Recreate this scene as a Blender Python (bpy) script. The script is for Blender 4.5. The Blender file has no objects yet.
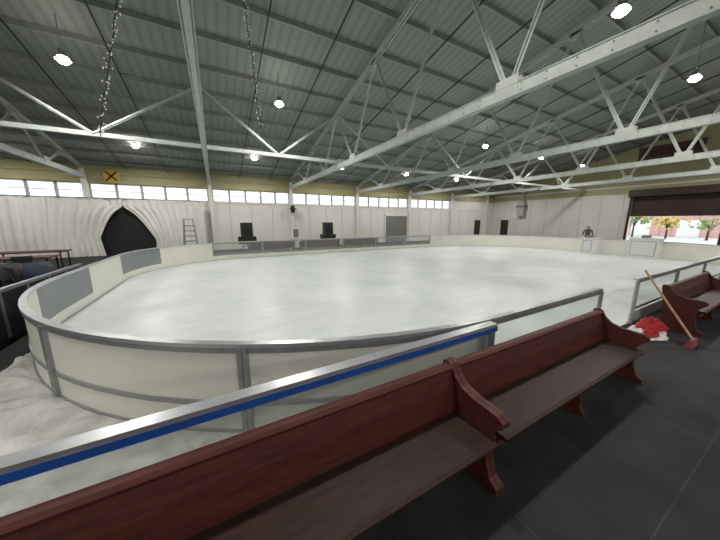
import bpy, math, random
from mathutils import Vector, Matrix, noise
random.seed(7)
S=1.15
sc=bpy.context.scene
COL=sc.collection
# ---------------------------------------------------------------- materials
def mat(name,col,rough=0.6,metal=0.0,var=0.0,vscale=3.0,bump=0.0,bscale=40.0,emit=None,estr=0.0,spec=0.5,stretch=None,bdist=0.02):
    m=bpy.data.materials.new(name); m.use_nodes=True
    nt=m.node_tree; b=nt.nodes['Principled BSDF']
    b.inputs['Base Color'].default_value=(*col,1)
    b.inputs['Roughness'].default_value=rough
    b.inputs['Metallic'].default_value=metal
    b.inputs['Specular IOR Level'].default_value=spec
    tc=nt.nodes.new('ShaderNodeTexCoord'); mp=nt.nodes.new('ShaderNodeMapping')
    nt.links.new(tc.outputs['Object'],mp.inputs['Vector'])
    if stretch: mp.inputs['Scale'].default_value=stretch
    if var>0:
        n=nt.nodes.new('ShaderNodeTexNoise'); n.inputs['Scale'].default_value=vscale; n.inputs['Detail'].default_value=6
        nt.links.new(mp.outputs[0],n.inputs['Vector'])
        r=nt.nodes.new('ShaderNodeMapRange'); r.inputs[1].default_value=0.3; r.inputs[2].default_value=0.7
        nt.links.new(n.outputs['Fac'],r.inputs[0])
        mx=nt.nodes.new('ShaderNodeMix'); mx.data_type='RGBA'
        mx.inputs[6].default_value=(*[max(0,c*(1-var)) for c in col],1)
        mx.inputs[7].default_value=(*[min(1,c*(1+var)) for c in col],1)
        nt.links.new(r.outputs[0],mx.inputs[0]); nt.links.new(mx.outputs[2],b.inputs['Base Color'])
    if bump>0:
        n2=nt.nodes.new('ShaderNodeTexNoise'); n2.inputs['Scale'].default_value=bscale; n2.inputs['Detail'].default_value=4
        nt.links.new(mp.outputs[0],n2.inputs['Vector'])
        bp=nt.nodes.new('ShaderNodeBump'); bp.inputs['Strength'].default_value=bump; bp.inputs['Distance'].default_value=bdist
        nt.links.new(n2.outputs['Fac'],bp.inputs['Height']); nt.links.new(bp.outputs[0],b.inputs['Normal'])
    if emit:
        b.inputs['Emission Color'].default_value=(*emit,1); b.inputs['Emission Strength'].default_value=estr
    return m
def clearmat(name,tint,fac,rough=0.05,gcol=(0.8,0.8,0.8)):
    m=bpy.data.materials.new(name); m.use_nodes=True; nt=m.node_tree
    for n in list(nt.nodes): nt.nodes.remove(n)
    o=nt.nodes.new('ShaderNodeOutputMaterial'); t=nt.nodes.new('ShaderNodeBsdfTransparent'); t.inputs[0].default_value=(*tint,1)
    g=nt.nodes.new('ShaderNodeBsdfPrincipled'); g.inputs['Base Color'].default_value=(*gcol,1); g.inputs['Roughness'].default_value=rough
    mx=nt.nodes.new('ShaderNodeMixShader'); mx.inputs[0].default_value=fac
    nt.links.new(t.outputs[0],mx.inputs[1]); nt.links.new(g.outputs[0],mx.inputs[2]); nt.links.new(mx.outputs[0],o.inputs[0])
    return m
M={}
M['cream']=mat('wall_cream',(0.76,0.74,0.69),0.8,var=0.05,vscale=0.6)
M['yellow']=mat('wall_yellow',(0.44,0.42,0.24),0.8,var=0.08,vscale=0.8)
M['steel']=mat('painted_steel',(0.50,0.54,0.51),0.6,var=0.10,vscale=5)
M['steeld']=mat('painted_steel_dark',(0.28,0.31,0.29),0.65,var=0.08,vscale=4)
M['bolt']=mat('bolt_dark',(0.10,0.11,0.10),0.5)
M['alu']=mat('aluminium',(0.60,0.61,0.64),0.34,metal=0.75,var=0.08,vscale=8)
M['alud']=mat('aluminium_dull',(0.34,0.35,0.36),0.45,metal=0.6,var=0.1,vscale=8)
M['board']=mat('white_board',(0.80,0.79,0.71),0.4,var=0.04,vscale=1.2)
M['blue']=mat('blue_strip',(0.015,0.085,0.36),0.4,var=.15,vscale=6)
M['clear']=clearmat('clear_panel',(0.93,0.95,0.94),0.12)
M['clearg']=clearmat('grey_clear_panel',(0.75,0.78,0.78),0.5,0.25,(0.45,0.48,0.50))
M['cleard']=clearmat('dark_clear_panel',(0.35,0.37,0.38),0.3,0.2,(0.08,0.09,0.10))
M['glass']=clearmat('window_glass',(0.95,0.97,1.0),0.10,0.3)
M['wood']=mat('mahogany',(0.080,0.020,0.014),0.5,var=0.3,vscale=4,stretch=(1,8,8),bump=0.1,bscale=30,spec=.3)
M['woodseat']=mat('mahogany_seat',(0.034,0.016,0.013),0.5,var=0.3,vscale=4,stretch=(1,8,8),bump=0.1,bscale=30,spec=.3)
M['black']=mat('black',(0.012,0.012,0.013),0.6)
M['blackg']=mat('speaker_black',(0.02,0.02,0.022),0.5,bump=0.3,bscale=200)
M['curtain']=mat('white_curtain',(0.79,0.78,0.75),0.85,var=0.04,vscale=2)
M['liner']=mat('white_liner',(0.60,0.60,0.575),0.42,var=0.20,vscale=3.5,bump=0.6,bscale=7,bdist=.06)
M['brown']=mat('brown_shutter',(0.045,0.022,0.018),0.5,var=0.2)
M['greydoor']=mat('grey_door',(0.20,0.20,0.19),0.5,var=0.1)
M['joint']=mat('panel_joint',(0.45,0.43,0.38),0.8)
M['red']=mat('red_cloth',(0.35,0.012,0.018),0.8,var=0.3,vscale=8,bump=0.5,bscale=20)
M['white']=mat('white_plastic',(0.75,0.75,0.74),0.4,var=0.03)
M['bulb']=mat('lamp_lens',(1,1,1),0.5,emit=(1.0,0.93,0.80),estr=60)
M['fairy']=mat('fairy_bulb',(0.7,0.7,0.7),0.2,emit=(1,0.95,0.85),estr=0.25)
M['wire']=mat('dark_wire',(0.03,0.035,0.03),0.6)
M['signy']=mat('sign_yellow',(0.62,0.42,0.05),0.5)
M['signb']=mat('sign_brown',(0.10,0.04,0.03),0.6,var=0.2)
M['broomw']=mat('broom_handle',(0.42,0.24,0.14),0.5,var=0.2,vscale=10)
M['straw']=mat('broom_bristle',(0.25,0.05,0.05),0.8)
M['skin']=mat('skin',(0.50,0.28,0.20),0.5)
M['shirt']=mat('shirt',(0.07,0.075,0.09),0.8,var=0.2)
M['jeans']=mat('jeans',(0.03,0.04,0.07),0.8,var=0.2)
M['hair']=mat('hair',(0.03,0.02,0.015),0.7)
M['asphalt']=mat('outdoor_concrete',(0.55,0.54,0.52),0.9,var=0.1)
M['shed']=mat('shed_wall',(0.58,0.36,0.32),0.8,var=0.10)
M['redc']=mat('shed_trim',(0.45,0.20,0.16),0.6,var=0.15)
M['leafy']=mat('leaves_yellow',(0.58,0.46,0.14),0.8,var=0.35,vscale=5)
M['leafg']=mat('leaves_green',(0.26,0.34,0.14),0.8,var=0.4,vscale=5)
M['trunk']=mat('trunk',(0.08,0.05,0.03),0.9)
def icemat():
    m=bpy.data.materials.new('ice'); m.use_nodes=True; nt=m.node_tree; b=nt.nodes['Principled BSDF']
    tc=nt.nodes.new('ShaderNodeTexCoord')
    n=nt.nodes.new('ShaderNodeTexNoise'); n.inputs['Scale'].default_value=0.45; n.inputs['Detail'].default_value=10; n.inputs['Roughness'].default_value=0.6; n.inputs['Distortion'].default_value=0.8
    nt.links.new(tc.outputs['Object'],n.inputs['Vector'])
    cr=nt.nodes.new('ShaderNodeValToRGB'); e=cr.color_ramp.elements
    e[0].position=0.30; e[0].color=(0.57,0.63,0.625,1); e[1].position=0.70; e[1].color=(0.74,0.785,0.78,1)
    nt.links.new(n.outputs['Fac'],cr.inputs[0])
    mp=nt.nodes.new('ShaderNodeMapping'); mp.inputs['Scale'].default_value=(0.6,3.2,1); mp.inputs['Rotation'].default_value=(0,0,.4)
    nt.links.new(tc.outputs['Object'],mp.inputs[0])
    ns=nt.nodes.new('ShaderNodeTexNoise'); ns.inputs['Scale'].default_value=1.3; ns.inputs['Detail'].default_value=10; ns.inputs['Roughness'].default_value=0.65; ns.inputs['Distortion'].default_value=0.8
    nt.links.new(mp.outputs[0],ns.inputs['Vector'])
    r2=nt.nodes.new('ShaderNodeMapRange'); r2.inputs[1].default_value=0.42; r2.inputs[2].default_value=0.75; r2.inputs[3].default_value=0; r2.inputs[4].default_value=.6
    nt.links.new(ns.outputs['Fac'],r2.inputs[0])
    mx=nt.nodes.new('ShaderNodeMix'); mx.data_type='RGBA'; mx.inputs[7].default_value=(0.82,0.84,0.835,1)
    nt.links.new(r2.outputs[0],mx.inputs[0]); nt.links.new(cr.outputs[0],mx.inputs[6]); nt.links.new(mx.outputs[2],b.inputs['Base Color'])
    n2=nt.nodes.new('ShaderNodeTexNoise'); n2.inputs['Scale'].default_value=1.0; n2.inputs['Detail'].default_value=8
    nt.links.new(tc.outputs['Object'],n2.inputs['Vector'])
    r=nt.nodes.new('ShaderNodeMapRange'); r.inputs[1].default_value=0.3; r.inputs[2].default_value=0.7; r.inputs[3].default_value=0.28; r.inputs[4].default_value=0.55
    nt.links.new(n2.outputs['Fac'],r.inputs[0]); nt.links.new(r.outputs[0],b.inputs['Roughness'])
    n3=nt.nodes.new('ShaderNodeTexNoise'); n3.inputs['Scale'].default_value=7; n3.inputs['Detail'].default_value=6
    nt.links.new(tc.outputs['Object'],n3.inputs['Vector'])
    bp=nt.nodes.new('ShaderNodeBump'); bp.inputs['Strength'].default_value=0.12; bp.inputs['Distance'].default_value=0.02
    nt.links.new(n3.outputs['Fac'],bp.inputs['Height']); nt.links.new(bp.outputs[0],b.inputs['Normal'])
    return m
M['ice']=icemat()
def floormat():
    m=bpy.data.materials.new('rubber_mat_floor'); m.use_nodes=True; nt=m.node_tree; b=nt.nodes['Principled BSDF']
    tc=nt.nodes.new('ShaderNodeTexCoord'); mp=nt.nodes.new('ShaderNodeMapping'); nt.links.new(tc.outputs['Object'],mp.inputs[0])
    mp.inputs['Location'].default_value=(0.6,-0.27*S,0)
    br=nt.nodes.new('ShaderNodeTexBrick'); br.offset=0.0; br.squash=1.0
    br.inputs['Scale'].default_value=1.0; br.inputs['Brick Width'].default_value=2.4; br.inputs['Row Height'].default_value=2.4
    br.inputs['Mortar Size'].default_value=0.007; br.inputs['Mortar Smooth'].default_value=0.3
    br.inputs['Color1'].default_value=(0.017,0.017,0.018,1); br.inputs['Color2'].default_value=(0.020,0.020,0.021,1); br.inputs['Mortar'].default_value=(0.034,0.034,0.033,1)
    nt.links.new(mp.outputs[0],br.inputs['Vector'])
    n=nt.nodes.new('ShaderNodeTexNoise'); n.inputs['Scale'].default_value=2.5; n.inputs['Detail'].default_value=8
    nt.links.new(tc.outputs['Object'],n.inputs['Vector'])
    r=nt.nodes.new('ShaderNodeMapRange'); r.inputs[1].default_value=0.3; r.inputs[2].default_value=0.75; r.inputs[3].default_value=0.7; r.inputs[4].default_value=1.7
    nt.links.new(n.outputs['Fac'],r.inputs[0])
    mx=nt.nodes.new('ShaderNodeVectorMath'); mx.operation='SCALE'
    nt.links.new(br.outputs['Color'],mx.inputs[0]); nt.links.new(r.outputs[0],mx.inputs['Scale'])
    nt.links.new(mx.outputs[0],b.inputs['Base Color'])
    b.inputs['Roughness'].default_value=0.7; b.inputs['Specular IOR Level'].default_value=0.3
    n2=nt.nodes.new('ShaderNodeTexNoise'); n2.inputs['Scale'].default_value=90
    nt.links.new(tc.outputs['Object'],n2.inputs['Vector'])
    bp=nt.nodes.new('ShaderNodeBump'); bp.inputs['Strength'].default_value=0.3; bp.inputs['Distance'].default_value=0.01
    nt.links.new(n2.outputs['Fac'],bp.inputs['Height']); nt.links.new(bp.outputs[0],b.inputs['Normal'])
    return m
M['floor']=floormat()
def deckmat():
    m=bpy.data.materials.new('roof_deck'); m.use_nodes=True; nt=m.node_tree; b=nt.nodes['Principled BSDF']
    tc=nt.nodes.new('ShaderNodeTexCoord')
    w=nt.nodes.new('ShaderNodeTexWave'); w.bands_direction='X'; w.inputs['Scale'].default_value=1.0; w.inputs['Distortion'].default_value=0
    nt.links.new(tc.outputs['Object'],w.inputs['Vector'])
    cr=nt.nodes.new('ShaderNodeValToRGB'); e=cr.color_ramp.elements
    e[0].position=0.0; e[0].color=(0.23,0.26,0.24,1); e[1].position=0.5; e[1].color=(0.29,0.32,0.30,1)
    nt.links.new(w.outputs['Fac'],cr.inputs[0]); nt.links.new(cr.outputs[0],b.inputs['Base Color']); b.inputs['Roughness'].default_value=0.7
    return m
M['deck']=deckmat()

# ---------------------------------------------------------------- mesh builder
class MB:
    def __init__(s): s.v=[]; s.f=[]; s.m=[]; s.ms=[]; s.sm=[]
    def mi(s,k):
        if k not in s.ms: s.ms.append(k)
        return s.ms.index(k)
    def add(s,vs,fs,k,smooth=False):
        o=len(s.v); s.v+= [tuple(p) for p in vs]; i=s.mi(k)
        for f in fs: s.f.append([o+a for a in f]); s.m.append(i); s.sm.append(smooth)
    def box(s,x0,x1,y0,y1,z0,z1,k):
        s.add([(x0,y0,z0),(x1,y0,z0),(x1,y1,z0),(x0,y1,z0),(x0,y0,z1),(x1,y0,z1),(x1,y1,z1),(x0,y1,z1)],
              [(3,2,1,0),(4,5,6,7),(0,1,5,4),(1,2,6,5),(2,3,7,6),(3,0,4,7)],k)
    def beam(s,p,q,w,h,k,up=(0,0,1)):
        p=Vector(p);q=Vector(q);d=(q-p).normalized();u=Vector(up)
        sd=d.cross(u)
        if sd.length<1e-4: sd=d.cross(Vector((1,0,0)))
        sd.normalize(); u=sd.cross(d).normalized()
        vs=[]
        for c in (p,q):
            for a,b in((-1,-1),(1,-1),(1,1),(-1,1)): vs.append(c+sd*a*w/2+u*b*h/2)
        s.add(vs,[(3,2,1,0),(4,5,6,7),(0,1,5,4),(1,2,6,5),(2,3,7,6),(3,0,4,7)],k)
    def cyl(s,p,q,r0,r1,k,n=12,smooth=True):
        p=Vector(p);q=Vector(q);d=(q-p).normalized();a=d.orthogonal().normalized();b=d.cross(a)
        vs=[];
        for c,r in((p,r0),(q,r1)):
            for i in range(n):
                t=2*math.pi*i/n; vs.append(c+(a*math.cos(t)+b*math.sin(t))*r)
        s.add(vs,[(i,(i+1)%n,n+(i+1)%n,n+i) for i in range(n)],k,smooth)
        s.add(vs[:n],[tuple(range(n))[::-1]],k); s.add(vs[n:],[tuple(range(n))],k)
    def prismx(s,poly,x0,x1,k):
        n=len(poly); vs=[(x0,y,z) for y,z in poly]+[(x1,y,z) for y,z in poly]
        s.add(vs,[tuple(range(n)),tuple(range(n,2*n))[::-1]]+[(i,n+i,n+(i+1)%n,(i+1)%n) for i in range(n)],k)
    def sphere(s,c,r,k,n=8,m=6,sc=(1,1,1),jit=0):
        vs=[];c=Vector(c)
        for j in range(m+1):
            ph=math.pi*j/m
            for i in range(n):
                t=2*math.pi*i/n; rr=r*(1+random.uniform(-jit,jit))
                vs.append(c+Vector((math.sin(ph)*math.cos(t)*sc[0],math.sin(ph)*math.sin(t)*sc[1],math.cos(ph)*sc[2]))*rr)
        s.add(vs,[(j*n+i,(j+1)*n+i,(j+1)*n+(i+1)%n,j*n+(i+1)%n) for j in range(m) for i in range(n)],k,True)
    def sweep(s,path,o0,o1,z0,z1,k):
        n=len(path); vs=[]
        for i in range(n):
            a=Vector(path[max(i-1,0)]);b=Vector(path[min(i+1,n-1)]);d=(b-a).normalized();nr=Vector((-d.y,d.x));p=Vector(path[i])
            for o,z in((o0,z0),(o1,z0),(o1,z1),(o0,z1)):
                q=p+nr*o; vs.append((q.x,q.y,z))
        fs=[(3,2,1,0),((n-1)*4,(n-1)*4+1,(n-1)*4+2,(n-1)*4+3)]
        for i in range(n-1):
            for j in range(4):
                fs.append((i*4+j,i*4+(j+1)%4,(i+1)*4+(j+1)%4,(i+1)*4+j))
        s.add(vs,fs,k)
    def finish(s,name,origin='floor',parent=None):
        vv=[Vector(p)*S for p in s.v]
        mn=Vector([min(p[i] for p in vv) for i in range(3)]); mx=Vector([max(p[i] for p in vv) for i in range(3)])
        o=(mn+mx)/2
        if origin=='floor': o.z=mn.z
        if origin=='world': o=Vector((0,0,0))
        me=bpy.data.meshes.new(name); me.from_pydata([p-o for p in vv],[],s.f)
        for k in s.ms: me.materials.append(M[k])
        me.polygons.foreach_set('material_index',s.m); me.polygons.foreach_set('use_smooth',s.sm)
        me.update(); me.validate()
        import bmesh
        bm=bmesh.new(); bm.from_mesh(me); bmesh.ops.recalc_face_normals(bm,faces=bm.faces); bm.to_mesh(me); bm.free()
        ob=bpy.data.objects.new(name,me); ob.location=o; COL.objects.link(ob)
        return ob

XL,XR=-14.0,28.5; YN,YF=-16.0,20.0; YR=2.0; ZE=4.95; SL=0.21
def zr(y): return ZE+SL*((YF-y) if y>YR else (y-YN))
ZRID=zr(YR)
TR=[-11.4,-5.9,-0.07,5.1,10.6,16.1,21.6,27.1]

# ---------------------------------------------------------------- shell
b=MB(); b.box(XL,XR,YN,YF,-0.2,0,'floor'); b.finish('floor','world')
b=MB()
for y0,y1 in((YR,YF+0.3),(YN-0.3,YR)):
    za=zr(YR) if y0==YR else ZE-0.063; zb=ZE-0.063 if y0==YR else zr(YR)
    b.add([(XL-.3,y0,za),(XR+.3,y0,za),(XR+.3,y1,zb),(XL-.3,y1,zb),(XL-.3,y0,za+.1),(XR+.3,y0,za+.1),(XR+.3,y1,zb+.1),(XL-.3,y1,zb+.1)],
      [(0,1,2,3),(7,6,5,4),(0,4,5,1),(1,5,6,2),(2,6,7,3),(3,7,4,0)],'deck')
b.finish('ceiling','world')
b=MB()
y=YF-0.4
while y>YN+0.2:
    z=zr(y)-0.10
    b.box(XL,XR,y-0.025,y+0.025,z-0.03,z+0.09,'steeld'); b.box(XL,XR,y-0.04,y+0.04,z-0.04,z-0.03,'steeld')
    y-=1.25
b.finish('roof_purlins')
b=MB()
for t in TR[:-1]:
    for dx in(1.8,3.7):
        x=t+dx
        b.beam((x,YR,zr(YR)-.22),(x,YF-.1,zr(YF)-.2),.035,.035,'wire'); b.beam((x,YR,zr(YR)-.22),(x,YN+.1,zr(YN)-.2),.035,.035,'wire')
b.finish('roof_sag_rods')
WZ0,WZ1=3.13,3.93
b=MB()
b.box(XL,XR,YF,YF+.25,0,WZ0,'cream'); b.box(XL,XR,YF,YF+.25,WZ1,5.3-.35,'yellow')
segs=[(XL,TR[0]+.12)]+[(t-.12,t+.12) for t in TR[1:6]]+[(21.6-.12,XR)]
for a,c in segs: b.box(a,c,YF,YF+.25,WZ0,WZ1,'cream')
for i in range(int((XR-XL)/1.375)):
    x=-0.4+1.375*(i-9)
    if XL<x<XR: b.box(x-.012,x+.012,YF-.012,YF,0,WZ0-.1,'joint')
b.box(XL,XR,YF-.05,YF,WZ0-.09,WZ0-.02,'cream'); b.box(XL,XR,YF-.06,YF,WZ1+.02,WZ1+.12,'yellow')
b.box(XL,XR,YF-.08,YF,4.42,4.52,'yellow')
b.finish('wall_back','world')
for i in range(6):
    a=TR[i]+.12; c=TR[i+1]-.12; b=MB(); w=(c-a)/5
    b.box(a,c,YF+.04,YF+.14,WZ0,WZ0+.06,'white'); b.box(a,c,YF+.04,YF+.14,WZ1-.06,WZ1,'white')
    for j in range(6): b.box(a+w*j-.06,a+w*j+.06,YF+.04,YF+.14,WZ0,WZ1,'joint')
    b.box(a,c,YF+.06,YF+.10,(WZ0+WZ1)/2-.02,(WZ0+WZ1)/2+.02,'joint')
    b.box(a,c,YF+.08,YF+.09,WZ0,WZ1,'glass'); b.finish('window_%d'%(i+1),'c')
b=MB()
for t in TR: b.box(t-.1,t+.1,YF-.22,YF-.01,0,4.7,'cream')
b.finish('trim_wall_columns')
DY0,DY1,DZ=3.9,8.3,4.15
b=MB()
b.box(XR,XR+.25,DY1,YF,0,4.05,'cream'); b.box(XR,XR+.25,YN,DY0,0,4.05,'cream')
b.box(XR,XR+.25,DY1,YF,4.05,4.45,'yellow'); b.box(XR,XR+.25,YN,DY0,4.05,4.45,'yellow'); b.box(XR,XR+.25,DY0,DY1,DZ,4.45,'yellow')
b.prismx([(YN,4.45),(YF,4.45),(YF,zr(YF)),(YR,ZRID),(YN,zr(YN))],XR,XR+.25,'yellow')
b.box(XR-.06,XR,YN,YF,4.45,4.58,'cream'); b.box(XR-.06,XR,DY1+.3,YF,4.0,4.1,'yellow')
for i in range(14):
    yy=YF-1.4*i
    if yy<DY1 : break
    b.box(XR-.012,XR,yy-.012,yy+.012,0,4.0,'joint')
b.finish('wall_right','world')
for nm,x0 in(('wall_left',XL-.25),):
    b=MB(); b.prismx([(YN,0),(YF,0),(YF,zr(YF)),(YR,ZRID),(YN,zr(YN))],x0,x0+.25,'cream'); b.finish(nm,'world')
b=MB(); b.box(XL,XR,YN-.25,YN,0,4.9,'cream'); b.finish('wall_front','world')
b=MB()
zz=2.35
while zz<DZ-.05:
    b.box(XR+.08,XR+.14,DY0,DY1,zz,zz+.10,'brown'); b.box(XR+.10,XR+.12,DY0,DY1,zz+.10,zz+.125,'brown'); zz+=.125
b.box(XR+.05,XR+.17,DY0,DY1,2.25,2.35,'brown')
b.box(XR-.5,XR-.005,DY0-.15,DY1+.15,DZ-.45,DZ+.05,'brown')
b.box(XR-.12,XR-.005,DY0-.14,DY0,0,DZ-.4,'brown'); b.box(XR-.12,XR-.005,DY1,DY1+.14,0,DZ-.4,'brown')
b.finish('door_1')
b=MB(); b.box(13.5,15.9,YF-.06,YF-.015,0,2.35,'greydoor')
for i in range(15): b.box(13.6,15.8,YF-.075,YF-.055,.05+i*.15,.15+i*.15,'greydoor')
b.box(13.38,13.5,YF-.09,YF-.015,0,2.45,'white'); b.box(15.88,15.98,YF-.09,YF-.015,0,2.45,'white'); b.box(13.38,15.98,YF-.09,YF-.015,2.35,2.47,'white')
b.finish('door_2')
def door(name,x0,x1,k):
    b=MB(); b.box(x0,x1,YF-.06,YF-.015,0,2.0,k); b.box(x0-.08,x0,YF-.09,YF-.015,0,2.08,'white'); b.box(x1,x1+.08,YF-.09,YF-.015,0,2.08,'white'); b.box(x0-.08,x1+.08,YF-.09,YF-.015,2.0,2.08,'white')
    b.cyl((x0+.1,YF-.10,1),(x0+.1,YF-.05,1),.03,.03,'alu'); b.finish(name)
door('door_3',25.3,26.3,'brown')
b=MB(); b.box(XR-.06,XR-.015,18.0,18.9,0,2.0,'brown'); b.box(XR-.09,XR-.015,17.9,18.0,0,2.1,'white'); b.box(XR-.09,XR-.015,18.9,19.0,0,2.1,'white'); b.box(XR-.09,XR-.015,17.9,19.0,2.0,2.1,'white'); b.finish('door_4')
b=MB(); b.box(XR-.45,XR-.02,16.3,17.0,2.4,3.9,'joint'); b.box(XR-.5,XR-.02,16.2,17.1,3.3,3.5,'greydoor'); b.cyl((XR-.2,16.6,3.9),(XR-.2,16.6,5.5),.14,.14,'joint'); b.finish('ventilation_duct','c')
b=MB(); b.box(XR-.1,XR-.02,5.3,8.4,6.35,7.15,'signb'); b.box(XR-.13,XR-.1,5.25,8.45,7.1,7.2,'signb'); b.box(XR-.13,XR-.1,5.25,8.45,6.3,6.4,'signb')
for i in range(7): b.box(XR-.125,XR-.1,5.4+i*.42,5.7+i*.42,6.5,7.0,'brown')
b.finish('gable_vent_panel','c')
b=MB(); cx,cz,r=-4.75,4.32,.36
b.cyl((cx,YF-.14,cz),(cx,YF-.10,cz),r,r,'signy',24,False)
for a in(45,135):
    d=Vector((math.cos(math.radians(a)),0,math.sin(math.radians(a))))*(r-.03); c=Vector((cx,YF-.15,cz)); b.beam(c-d,c+d,.02,.08,'black')
b.cyl((cx,YF-.09,cz),(cx,YF-.02,cz),.05,.05,'alud'); b.finish('railroad_crossing_sign','c')
# ---------------------------------------------------------------- trusses
BN=[3.5+3.2*k for k in range(-6,6)]
BN=[y for y in BN if YN+.5<y<YF-.5]
TN=[1.9+3.2*k for k in range(-6,7)]
TN=[y for y in TN if YN+1<y<YF-.6]
ZC=4.28
for ti,t in enumerate(TR[:-1]):
    b=MB()
    y0,y1=YN+.02,YF-.02
    for sx in(-1,1):
        b.box(t+sx*.045-.01,t+sx*.045+.01,y0,y1,ZC-.11,ZC+.11,'steel')
        for zz in(-.11,.095): b.box(min(t+sx*.045,t+sx*.075),max(t+sx*.045,t+sx*.075),y0,y1,ZC+zz,ZC+zz+.015,'steel')
    b.box(t-.045,t+.045,y0,y1,ZC-.108,ZC-.095,'steel')
    yy=y0+.3
    while yy<y1:
        if 1<=ti<=5:
            for zz in(-.055,.055):
                b.cyl((t-.062,yy,ZC+zz),(t-.054,yy,ZC+zz),.013,.013,'bolt',6,False)
        yy+=.42
    zt=lambda y: zr(y)-.30
    for ya,yb in((YR,YF-.02),(YR,YN+.02)):
        for sx in(-1,1): b.beam((t+sx*.045,ya,zt(ya)),(t+sx*.045,yb,zt(yb)),.03,.14,'steel')
        b.beam((t,ya,zt(ya)+.085),(t,yb,zt(yb)+.085),.15,.015,'steel')
    nodes=sorted([(y,0) for y in BN]+[(y,1) for y in TN])
    for (ya,ka),(yb,kb) in zip(nodes[:-1],nodes[1:]):
        if ka==kb: continue
        pa=(t,ya,ZC if ka==0 else zt(ya)); pb=(t,yb,ZC if kb==0 else zt(yb))
        b.beam(pa,pb,.10,.015,'steel',up=(0,0,1)); b.beam(pa,pb,.02,.10,'steel',up=(0,0,1))
    for y in BN: b.box(t-.068,t-.056,y-.22,y+.22,ZC-.1,ZC+.24,'steel'); b.box(t+.056,t+.068,y-.22,y+.22,ZC-.1,ZC+.24,'steel')
    for y in TN: b.box(t-.06,t+.06,y-.15,y+.15,zt(y)-.2,zt(y)+.0,'steel')
    b.finish('roof_truss','c')
for yl in(11.4,-7.4):
    b=MB(); zb=ZC+.02
    b.box(XL,XR,yl-.06,yl+.06,zb+.125,zb+.14,'steel'); b.box(XL,XR,yl-.012,yl+.012,zb+.14,zb+.26,'steel')
    zt=zr(yl)-.32
    for i in range(len(TR)-1):
        m=(TR[i]+TR[i+1])/2
        for e in(TR[i],TR[i+1]):
            b.beam((e,yl,zt),(m,yl,zb+.2),.02,.09,'steel'); b.beam((e,yl,zt),(m,yl,zb+.2),.08,.02,'steel')
    b.finish('longitudinal_roof_brace','c')
# ---------------------------------------------------------------- lamps
rows=[(-11,5.2),(-4.5,6.0),(3.0,6.2),(10.2,5.9),(17.0,5.42)]
LX=[-8.6,-3.0,2.35,7.85,13.35,18.85,24.35]
PW=340
for y,z in rows:
    for x in LX:
        if y==10.2 and x==7.85: continue
        b=MB()
        prof=[(.04,.26),(.08,.22),(.09,.08),(.14,.02),(.155,0)]
        n=20; vs=[];fs=[]
        for r,h in prof:
            for i in range(n): a=2*math.pi*i/n; vs.append((x+r*math.cos(a),y+r*math.sin(a),z+h))
        for j in range(len(prof)-1):
            for i in range(n): fs.append((j*n+i,j*n+(i+1)%n,(j+1)*n+(i+1)%n,(j+1)*n+i))
        b.add(vs,fs,'alud',True)
        b.sphere((x,y,z+.01),.13,'bulb',16,8,(1,1,.75))
        b.cyl((x,y,z+.25),(x,y,zr(y)-.1),.012,.012,'alud',6)
        o=b.finish('high_bay_lamp','c')
        L=bpy.data.lights.new('lamp_light','SPOT'); L.energy=PW*S*S; L.spot_size=math.radians(172); L.spot_blend=.5; L.shadow_soft_size=.22; L.color=(1,.965,.92)
        lo=bpy.data.objects.new('lamp_light',L); COL.objects.link(lo); lo.parent=o
        lo.location=Vector((x,y,z-.12))*S-o.location
# ---------------------------------------------------------------- rink
def arc(cx,cy,r,a0,a1,n):
    return [(cx+r*math.cos(math.radians(a0+(a1-a0)*i/n)),cy+r*math.sin(math.radians(a0+(a1-a0)*i/n))) for i in range(n+1)]
Y0=1.70
def straight(a,c,step=.5):
    d=(Vector(c)-Vector(a)); n=max(1,int(d.length/step)); return [tuple(Vector(a)+d*i/n) for i in range(n+1)]
path=[]
def app(pts):
    for p in pts:
        if not path or (Vector(p)-Vector(path[-1])).length>1e-3: path.append(p)
RFAR=14.8
XLR=-2.70
app(straight((5.2,Y0),(2.7,Y0)))
app(arc(2.66,Y0+5.36,5.36,270,180,26))
app(straight((XLR,7.06),(XLR,RFAR-4.0)))
app(arc(XLR+4,RFAR-4.0,4.0,180,90,16))
app(straight((XLR+4,RFAR),(14.0,RFAR)))
app(arc(14.0,RFAR-6.0,6.0,90,0,18))
app(straight((20.0,RFAR-6),(20.0,4.7)))
app(arc(17.0,4.7,3.0,0,-90,12))
app(straight((17.0,Y0),(6.65,Y0)))
cum=[0]
for i in range(1,len(path)): cum.append(cum[-1]+(Vector(path[i])-Vector(path[i-1])).length)
def at(sv):
    for i in range(1,len(path)):
        if cum[i]>=sv-1e-9:
            f=(sv-cum[i-1])/(cum[i]-cum[i-1]); return tuple(Vector(path[i-1]).lerp(Vector(path[i]),f)),i
    return path[-1],len(path)-1
def sub(s0,s1):
    p0,i0=at(s0);p1,i1=at(s1)
    mid=[path[i] for i in range(len(path)) if s0+.02<cum[i]<s1-.02]
    return [p0]+mid+[p1]
tot=cum[-1]
ZT=.87
b=MB()
breaks=[0,2.80]
rem=tot-2.80; npan=int(round(rem/2.42)); pl=rem/npan
breaks+= [2.80+pl*(i+1) for i in range(npan)]
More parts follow.
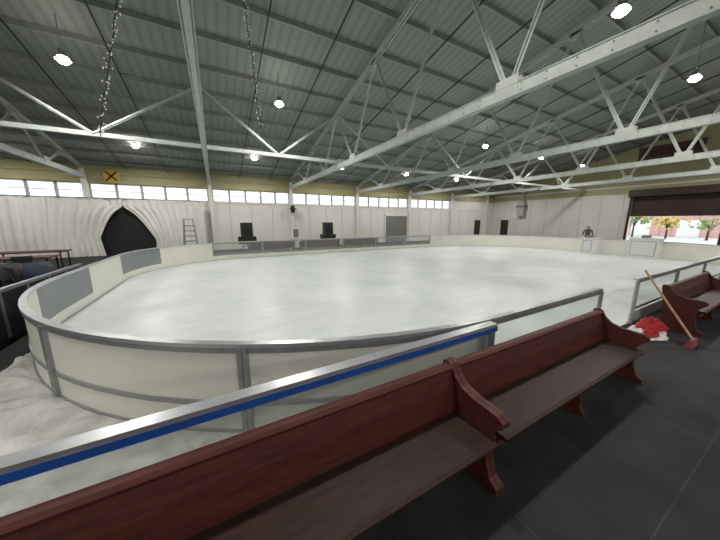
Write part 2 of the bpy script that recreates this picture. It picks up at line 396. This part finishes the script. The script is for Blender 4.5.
for i in range(len(breaks)-1):
    a,c=breaks[i],breaks[i+1]; seg=sub(a,c); mid,_=at((a+c)/2)
    near=abs(mid[1]-Y0)<.05; far=mid[1]>RFAR-.1 and mid[0]<13.5
    k='board'
    if near or far: k='clear'
    elif mid[0]<-1.6 and (5.7<mid[1]<8.2 or 10.6<mid[1]<13.2): k='clearg'
    if k=='board':
        b.sweep(seg,-.012,.012,.03,ZT-.035,'board')
    else:
        b.sweep(seg,-.006,.006,.22,ZT-.035,k); b.sweep(seg,-.012,.012,.03,.22,'board')
    b.sweep(seg,.012,.03,.275,.32,'alud')
    b.sweep(seg,.012,.03,ZT-.085,ZT-.035,'alud')
    b.sweep(seg,-.03,.03,0.001,.03,'alud')
    b.sweep(seg,-.035,.035,ZT-.035,ZT,'alu')
for sv in breaks:
    p,i=at(sv); i=max(1,min(i,len(path)-1)); d=(Vector(path[i])-Vector(path[i-1])).normalized(); nr=Vector((-d.y,d.x)); P=Vector(p)
    for e in(-.024,.024):
        if (sv==0 and e<0) or (sv==breaks[-1] and e>0): continue
        q=P+d*e+nr*.03
        b.beam((q.x,q.y,0.001),(q.x,q.y,ZT-.04),.04,.042,'alud',up=(d.x,d.y,0))
rink=b.finish('rink_barrier')
b=MB(); pts=[(x,y,.02) for x,y in path]
low=[(x,y,.004) for x,y in path]; n=len(pts)
b.add(pts+low,[tuple(range(n))]+[(i,(i+1)%n,n+(i+1)%n,n+i) for i in range(n)],'ice'); b.finish('ice_rink','world')
# wrinkled plastic sheeting outside the near-left corner
b=MB(); nx,ny=200,130; vs=[];fs=[]
lx0,lx1,ly0,ly1=-2.55,2.3,Y0-.05,6.4
CX,CY,CR=2.66,7.06,5.36
for j in range(ny+1):
    for i in range(nx+1):
        x=lx0+(lx1-lx0)*i/nx; y=ly0+(ly1-ly0)*j/ny
        w=noise.noise(Vector((x*.9,y*.9,7)))*1.2
        p=Vector((x*1.6+w,y*2.2-w,0)); r1=1-abs(noise.noise(p+Vector((3,1,0)))*2.6); r2=1-abs(noise.noise(p*2.1+Vector((w,0,4)))*2.4)
        z=.004+.055*max(0,r1)**3+.025*max(0,r2)**3
        dd=math.hypot(x-CX,y-CY)
        if dd<CR+.12: z*=max(0.0,min(1,(dd-CR+.0)*8))
        vs.append((x,y,max(.003,z)))
for j in range(ny):
    for i in range(nx):
        x=lx0+(lx1-lx0)*(i+.5)/nx; y=ly0+(ly1-ly0)*(j+.5)/ny
        if math.hypot(x-CX,y-CY)<CR-.0: continue
        o=j*(nx+1)+i; fs.append((o,o+1,o+nx+2,o+nx+1))
b.add(vs,fs,'liner',True); b.finish('white_plastic_sheeting','world')
# ---------------------------------------------------------------- foreground fence with blue strip
b=MB(); fy=1.60; x0,x1=-7.0,2.45
b.box(x0,x1,fy-.045,fy+.045,ZT-.035,ZT,'alu'); b.box(x0,x1,fy-.05,fy-.03,ZT-.078,ZT-.03,'blue'); b.box(x0,x1,fy-.03,fy+.03,ZT-.085,ZT-.035,'alud')
b.box(x0,x1,fy-.004,fy+.004,.05,ZT-.08,'clear'); b.box(x0,x1,fy-.025,fy+.025,0.0,.05,'alud')
for x in(-6.97,-4.4,-1.9,x1-.03): b.box(x-.03,x+.03,fy-.028,fy+.028,.05,ZT-.08,'alud')
b.finish('spectator_railing')
b=MB(); fx=-3.0
b.box(fx-.04,fx+.04,4.6,8.9,ZT-.05,ZT,'alud'); b.box(fx-.02,fx+.02,4.6,8.9,.1,ZT-.05,'cleard'); b.box(fx-.03,fx+.03,4.6,8.9,0,.1,'black')
for i in range(7): y=4.63+i*.706; b.box(fx-.03,fx+.03,y-.03,y+.03,.0,ZT-.05,'greydoor')
b.finish('side_railing')
# ---------------------------------------------------------------- pews
def pew(xa,xb,y=0.0,mids=(),flip=False,name='church_pew'):
    b=MB()
    end=[(.88,0),(1.36,0),(1.375,.40),(1.43,.74),(1.425,.775),(1.39,.79),(1.345,.775),(1.30,.70),(1.23,.64),(1.12,.61),(1.0,.605),(.93,.60),(.885,.57),(.885,.53),(.93,.49),(.975,.44),(.985,.36),(.975,.2),(.94,.09),(.88,.05)]
    end=[(y+p[0],p[1]) if not flip else (y-p[0],p[1]) for p in end]
    F=(lambda v:y+v) if not flip else (lambda v:y-v)
    b.prismx(end,xa,xa+.04,'wood'); b.prismx(end,xb-.04,xb,'wood')
    seat=[(F(.90),.385),(F(1.30),.375),(F(1.30),.41),(F(.92),.42),(F(.895),.41)]
    b.prismx(seat,xa+.04,xb-.04,'woodseat')
    ap=[(F(.95),.31),(F(.975),.31),(F(.975),.385),(F(.95),.385)]
    b.prismx(ap,xa+.04,xb-.04,'wood')
    back=[(F(1.265),.30),(F(1.275),.45),(F(1.30),.60),(F(1.345),.74),(F(1.375),.74),(F(1.335),.60),(F(1.305),.45),(F(1.29),.30)]
    b.prismx(back,xa+.04,xb-.04,'wood')
    cap=[(F(1.325),.735),(F(1.405),.735),(F(1.41),.755),(F(1.395),.77),(F(1.345),.77),(F(1.322),.755)]
    b.prismx(cap,xa+.04,xb-.04,'wood')
    for m in mids:
        sup=[(F(.94),0),(F(1.32),0),(F(1.30),.375),(F(.96),.385),(F(1.0),.25),(F(.99),.1)]
        b.prismx(sup,m-.02,m+.02,'wood')
    return b.finish(name)
pew(-2.6,1.60,mids=(-.5,)); pew(1.605,4.30,mids=(3.03,)); pew(6.95,9.7,mids=(8.3,))
for xa in(1.6,4.6,7.6): pew(xa,xa+2.6,y=17.4,flip=True,mids=(xa+1.3,))
# ---------------------------------------------------------------- curtains
def drape(name,xa,xb,bl,br,z0,z1,y,nf,nz=30,nx=220,amp=.05,pw=5):
    b=MB(); vs=[];fs=[]
    for j in range(nz+1):
        z=z0+(z1-z0)*j/nz; dl,dr=bl(z),br(z)
        for i in range(nx+1):
            u=i/nx; ph=u*nf*2*math.pi
            x=xa+(xb-xa)*u+dr*u**pw+dl*(1-u)**pw
            vs.append((x+.02*math.sin(ph*2.3),y+amp*math.sin(ph+.5*math.sin(ph*.31))+amp*.6*math.sin(ph*.37+1.3)+.04*noise.noise(Vector((x*.8,z*1.2,1))),z))
    for j in range(nz):
        for i in range(nx):
            o=j*(nx+1)+i; fs.append((o,o+1,o+nx+2,o+nx+1))
    b.add(vs,fs,'curtain',True); b.cyl((xa-.05,y,z1+.02),(xb+.05,y,z1+.02),.025,.025,'alud'); b.finish(name)
cy=19.35
pk=2.60
def dl_(z):
    if z>=pk: return 0
    if z>=1.0: return -1.10*((pk-z)/(pk-1.0))**.58
    return -1.10+.12*(1-z)
def dr_(z):
    if z>=pk: return 0
    if z>=.8: return 1.25*((pk-z)/(pk-.8))**.62
    return 1.25-.1*(.8-z)
Z=lambda z:0
drape('curtain',-13.8,-4.37,Z,dl_,.02,3.08,cy,26,nx=420,pw=5,amp=.035)
drape('curtain',-4.33,-.55,dr_,Z,.02,3.08,cy,11,nx=220,pw=2.2,amp=.035)
b=MB(); b.box(-5.9,-2.9,19.62,19.70,0,2.75,'black'); b.box(-5.9,-5.82,19.56,19.62,0,2.75,'wire'); b.finish('dark_room_backing')  # black backing panel stands in for the unlit room behind the curtain opening
# ---------------------------------------------------------------- speakers etc.
def speaker(x,y):
    b=MB(); z=.95
    b.box(x-.34,x+.34,y-.22,y+.22,z,z+.85,'blackg')
    b.cyl((x,y-.235,z+.32),(x,y-.22,z+.32),.22,.22,'black',20,False); b.cyl((x,y-.24,z+.68),(x,y-.22,z+.68),.10,.10,'black',16,False)
    b.cyl((x,y,.3),(x,y,z),.03,.03,'black')
    for a in range(3):
        t=a*2.094+.5; b.cyl((x,y,.75),(x+.5*math.cos(t),y+.5*math.sin(t),0.01),.018,.018,'black')
        b.cyl((x,y,.35),(x+.33*math.cos(t),y+.33*math.sin(t),.27),.012,.012,'black')
    b.box(x-.52,x+.52,y-.3,y+.3,.5,.93,'blackg')
    b.finish('loudspeaker_on_stand')
speaker(1.75,18.2); speaker(7.4,18.6)
b=MB()
b.box(4.35,5.35,17.7,18.4,.72,.76,'white')
for k,(x,y) in enumerate(((4.4,17.75),(5.3,17.75),(5.3,18.35),(4.4,18.35))): b.box(x-.03,x+.03,y-.03,y+.03,0,.72,'white')
b.box(4.37,5.33,17.71,17.73,.12,.74,'white'); b.box(4.6,5.0,17.9,18.2,.76,1.4,'white'); b.box(4.63,4.97,17.89,17.9,.80,1.35,'greydoor'); b.finish('white_table')
b=MB(); lx,ly=-1.3,18.2
for sy in(-.4,.4):
    for sx in(-.36,.36): b.beam((lx+sx,ly+sy,0),(lx+sx*.6,ly+sy*.1,2.0),.06,.05,'alud')
for i in range(6):
    f=(i+.7)/7; w=.36-.14*f; yy=ly-.4+.36*f; b.beam((lx-w,yy,2.0*f),(lx+w,yy,2.0*f),.09,.05,'greydoor')
b.box(lx-.24,lx+.24,ly-.1,ly+.1,1.98,2.03,'alud'); b.finish('step_ladder')
def counter(x,y,w=.9,h=1.0):
    b=MB(); b.box(x-.3,x+.3,y-w/2,y+w/2,.021,h-.05,'white'); b.box(x-.36,x+.36,y-w/2-.06,y+w/2+.06,h-.05,h,'white')
    b.box(x-.31,x-.30,y-w/2+.08,y+w/2-.08,.15,h-.15,'joint'); b.box(x-.315,x-.31,y-w/2+.12,y+w/2-.12,.19,h-.19,'white')
    b.box(x-.25,x+.1,y-.15,y+.12,h,h+.14,'greydoor'); b.finish('white_counter')
counter(19.3,7.15,.6,.95); counter(19.3,4.85,1.1,1.05)
b=MB(); b.box(5.0,5.2,19.4,19.75,2.5,3.0,'black'); b.cyl((5.1,19.75,2.75),(5.1,19.9,2.75),.03,.03,'black'); b.box(4.85,5.35,19.5,19.6,2.72,2.8,'black'); b.finish('wall_bracket_speaker','c')
b=MB()
for i in range(9): b.sphere((-4.6+random.uniform(-.4,.4),10.4+random.uniform(-.4,.4),.32+random.uniform(-.02,.25)),.32,'blackg' if i%3 else 'jeans',10,7,jit=.08)
b.finish('bag_pile')
def darktable(x,y):
    b=MB(); b.box(x-1.0,x+1.0,y-.4,y+.4,.68,.73,'signb')
    for sx in(-.9,.9):
        for sy in(-.32,.32): b.beam((x+sx,y+sy,0),(x+sx,y+sy,.68),.04,.04,'black')
    b.finish('folding_table')
darktable(-5.9,12.9); darktable(-6.4,15.2)
def chair(x,y,a):
    b=MB(); c,s=math.cos(a),math.sin(a)
    T=lambda u,v,z:(x+c*u-s*v,y+s*u+c*v,z)
    for u in(-.2,.2):
        b.cyl(T(u,-.2,0),T(u,.22,.85),.014,.014,'black',8); b.cyl(T(u,.25,0),T(u,-.16,.44),.014,.014,'black',8)
    b.beam(T(0,-.2,.43),T(0,.17,.41),.40,.03,'black'); b.beam(T(-.2,.17,.74),T(.2,.17,.74),.02,.2,'black',up=(0,0,1))
    b.cyl(T(-.2,-.15,.1),T(.2,-.15,.1),.01,.01,'black',6); b.finish('folding_chair')
for x,y,a in((-3.8,7.6,1.3),(-3.9,8.5,1.7),(-4.5,8.1,.6),(-5.2,11.7,.2),(-4.1,9.2,2.2),(-6.4,11.7,-.3)): chair(x,y,a)
# ---------------------------------------------------------------- gate clutter
b=MB()
p=Vector((6.28,.86,.10)); q=Vector((6.76,1.63,1.02)); b.cyl(p,q,.016,.016,'broomw')
b.beam(p-Vector((.12,0,0)),p+Vector((.12,0,0)),.04,.04,'straw')
b.prismx([(.83,0.0),(.93,0.0),(.885,.10),(.84,.10)],6.14,6.42,'straw'); b.finish('push_broom')
b=MB()
def lump(cx,cy,z0,rx,ry,h,k,seed,n=40,m=14):
    vs=[];fs=[]
    for j in range(m+1):
        f=j/m
        for i in range(n):
            t=2*math.pi*i/n; d=Vector((math.cos(t)*f*1.6,math.sin(t)*f*1.6,seed))
            rr=1+.35*noise.noise(d*2.0); hh=h*(1-f**2.2)*(1+.7*noise.noise(d*2.6+Vector((5,0,0))))+.03*noise.noise(d*7)*(1-f)
            vs.append((cx+rx*f*rr*math.cos(t),cy+ry*f*rr*math.sin(t),z0+max(0,hh)))
    for j in range(m):
        for i in range(n): fs.append((j*n+i,j*n+(i+1)%n,(j+1)*n+(i+1)%n,(j+1)*n+i))
    b.add(vs,fs,k,True)
lump(6.33,1.36,.002,.33,.24,.16,'white',1); lump(6.36,1.34,.13,.28,.18,.15,'red',4); lump(6.15,1.28,.06,.14,.1,.10,'red',9)
b.finish('red_cloth_pile')
# ---------------------------------------------------------------- fairy light strings
def strings(pts,name):
    b=MB(); P=[Vector(p) for p in pts]; L=[]
    for i in range(len(P)-1):
        n=max(2,int((P[i+1]-P[i]).length/.08))
        for k in range(n): L.append(P[i].lerp(P[i+1],k/n)+Vector((random.uniform(-.015,.015),random.uniform(-.015,.015),0)))
    for i in range(len(L)-1):
        b.cyl(L[i],L[i+1],.009,.009,'wire',5)
        for q in range(2):
            o=Vector((random.uniform(-.06,.06),random.uniform(-.06,.06),random.uniform(-.04,.03))); b.cyl(L[i],L[i]+o,.004,.004,'wire',4); b.sphere(L[i]+o,.013,'fairy',6,4)
    b.finish(name,'c')
strings([(-1.08,7,7.3),(-1.19,7,5.84),(-1.45,7,4.7),(-1.68,7,3.8),(-1.75,7,3.35)],'fairy_light_string')
strings([(.95,7,6.9),(1.05,7,5.6),(1.1,7,4.7),(1.17,7,3.95)],'fairy_light_string')
# ---------------------------------------------------------------- person
def person(x,y,head,H=1.52):
    me=bpy.data.meshes.new('p'); k=H/1.75
    V=[];E=[];R=[]
    def a(p,r,par=None):
        V.append(Vector(p)*k);R.append(r*k)
        if par is not None:E.append((par,len(V)-1))
        return len(V)-1
    pel=a((0,0,.95),.15); wa=a((0,0,1.10),.13,pel); ch=a((0,.01,1.30),.16,wa); sh=a((0,0,1.42),.12,ch); nk=a((0,0,1.50),.06,sh); hd=a((0,-.02,1.60),.09,nk); tp=a((0,-.01,1.68),.085,hd)
    for s in(-1,1):
        h=a((s*.09,0,.88),.10,pel); kn=a((s*.10,-.02,.48),.062,h); an=a((s*.11,.01,.09),.042,kn); a((s*.12,-.16,.04),.035,an)
        so=a((s*.18,0,1.40),.062,sh); el=a((s*.25,.03,1.12),.045,so); wr=a((s*.24,-.12,.90),.03,el); pm=a((s*.235,-.17,.86),.03,wr)
        for f in range(4):
            f1=a((s*(.205+.02*f),-.22,.835),.009,pm); a((s*(.205+.02*f),-.245,.80),.008,f1)
        a((s*.19,-.17,.85),.010,pm)
    me.from_pydata(V,E,[]); ob=bpy.data.objects.new('tmp',me); COL.objects.link(ob)
    sk=ob.modifiers.new('s','SKIN'); 
    for i,sv in enumerate(me.skin_vertices[0].data): sv.radius=(R[i],R[i]*.85); sv.use_root=(i==0)
    ss=ob.modifiers.new('d','SUBSURF'); ss.levels=2; ss.render_levels=2
    dg=bpy.context.evaluated_depsgraph_get(); m2=bpy.data.meshes.new_from_object(ob.evaluated_get(dg))
    bpy.data.objects.remove(ob)
    for n in('skin','shirt','jeans','hair'): m2.materials.append(M[n])
    for p in m2.polygons:
        c=p.center/k; p.use_smooth=True
        if c.z>1.64 or (c.z>1.55 and c.y>.03): mi=3
        elif c.z>1.47: mi=0
        elif c.z>.95 and not(abs(c.x)>.2 and c.z<1.1): mi=1
        elif abs(c.x)>.18 and c.z>.75: mi=0
        else: mi=2
        p.material_index=mi
    o=bpy.data.objects.new('person',m2); COL.objects.link(o); o.location=Vector((x,y,0))*S; o.scale=(S,S,S); o.rotation_euler=(0,0,math.radians(head))
    b=MB(); 
    hz=1.60*k; 
    for s in(-1,1): b.sphere((s*.03*k,-.10*k,hz+.0),.012*k,'black',6,4); b.sphere((s*.085*k,-.01*k,hz-.01),.022*k,'skin',6,4,(.5,1,1.3))
    b.sphere((0,-.118*k,hz-.03*k),.018*k,'skin',6,4,(.8,1,1.3)); b.sphere((0,-.10*k,hz-.065*k),.02*k,'straw',6,4,(1.2,.5,.35))
    f=b.finish('face','world'); f.parent=o; f.scale=(1/S,)*3
    return o
person(20.45,7.75,-70,1.66)
# ---------------------------------------------------------------- outdoors
b=MB(); b.box(XR+.25,90,-30,60,-.25,-.02,'asphalt'); b.finish('outdoor_ground','world')
b=MB(); b.box(50,54,2,30,0,3.2,'shed'); b.prismx([(1.5,3.2),(30.5,3.2),(30.5,3.35),(1.5,3.35)],49.6,54.4,'redc')
for i in range(28): b.box(49.97,50,2.5+i,2.55+i,0,3.2,'redc')
for i in range(5): b.box(49.96,50,4.2+4.1*i,6.0+4.1*i,0,2.0,'white')
b.finish('outdoor_shed')
def tree(x,y,h,k,n=80):
    b=MB(); b.cyl((x,y,-.02),(x,y,h*.6),.10,.06,'trunk')
    for i in range(6): b.cyl((x,y,h*.4),(x+random.uniform(-.8,.8),y+random.uniform(-.8,.8),h*.85),.04,.015,'trunk',6)
    for i in range(n): b.sphere((x+random.gauss(0,.5),y+random.gauss(0,.6),h*.72+random.gauss(0,.33)),random.uniform(.08,.20),k,7,5,jit=.3)
    b.finish('autumn_tree')
tree(44,9.6,2.5,'leafy',60); tree(45,12.6,2.9,'leafg',60); tree(43,6.6,2.2,'leafg',30)
# ---------------------------------------------------------------- world
w=bpy.data.worlds.new('sky'); sc.world=w; w.use_nodes=True; nt=w.node_tree
bg=nt.nodes['Background']; bg.inputs[0].default_value=(0.86,0.93,1.0,1); bg.inputs[1].default_value=2.2
# ---------------------------------------------------------------- camera
cam=bpy.data.cameras.new('camera'); co=bpy.data.objects.new('camera',cam); COL.objects.link(co)
co.location=(0,0,1.9*S); co.rotation_euler=(math.radians(90-10.55),0,math.radians(-28.6))
cam.sensor_width=36; cam.lens=263/720*36; cam.clip_start=.02; cam.clip_end=300
sc.camera=co
sc.view_settings.view_transform='Standard'; sc.view_settings.look='None'; sc.view_settings.exposure=0.05
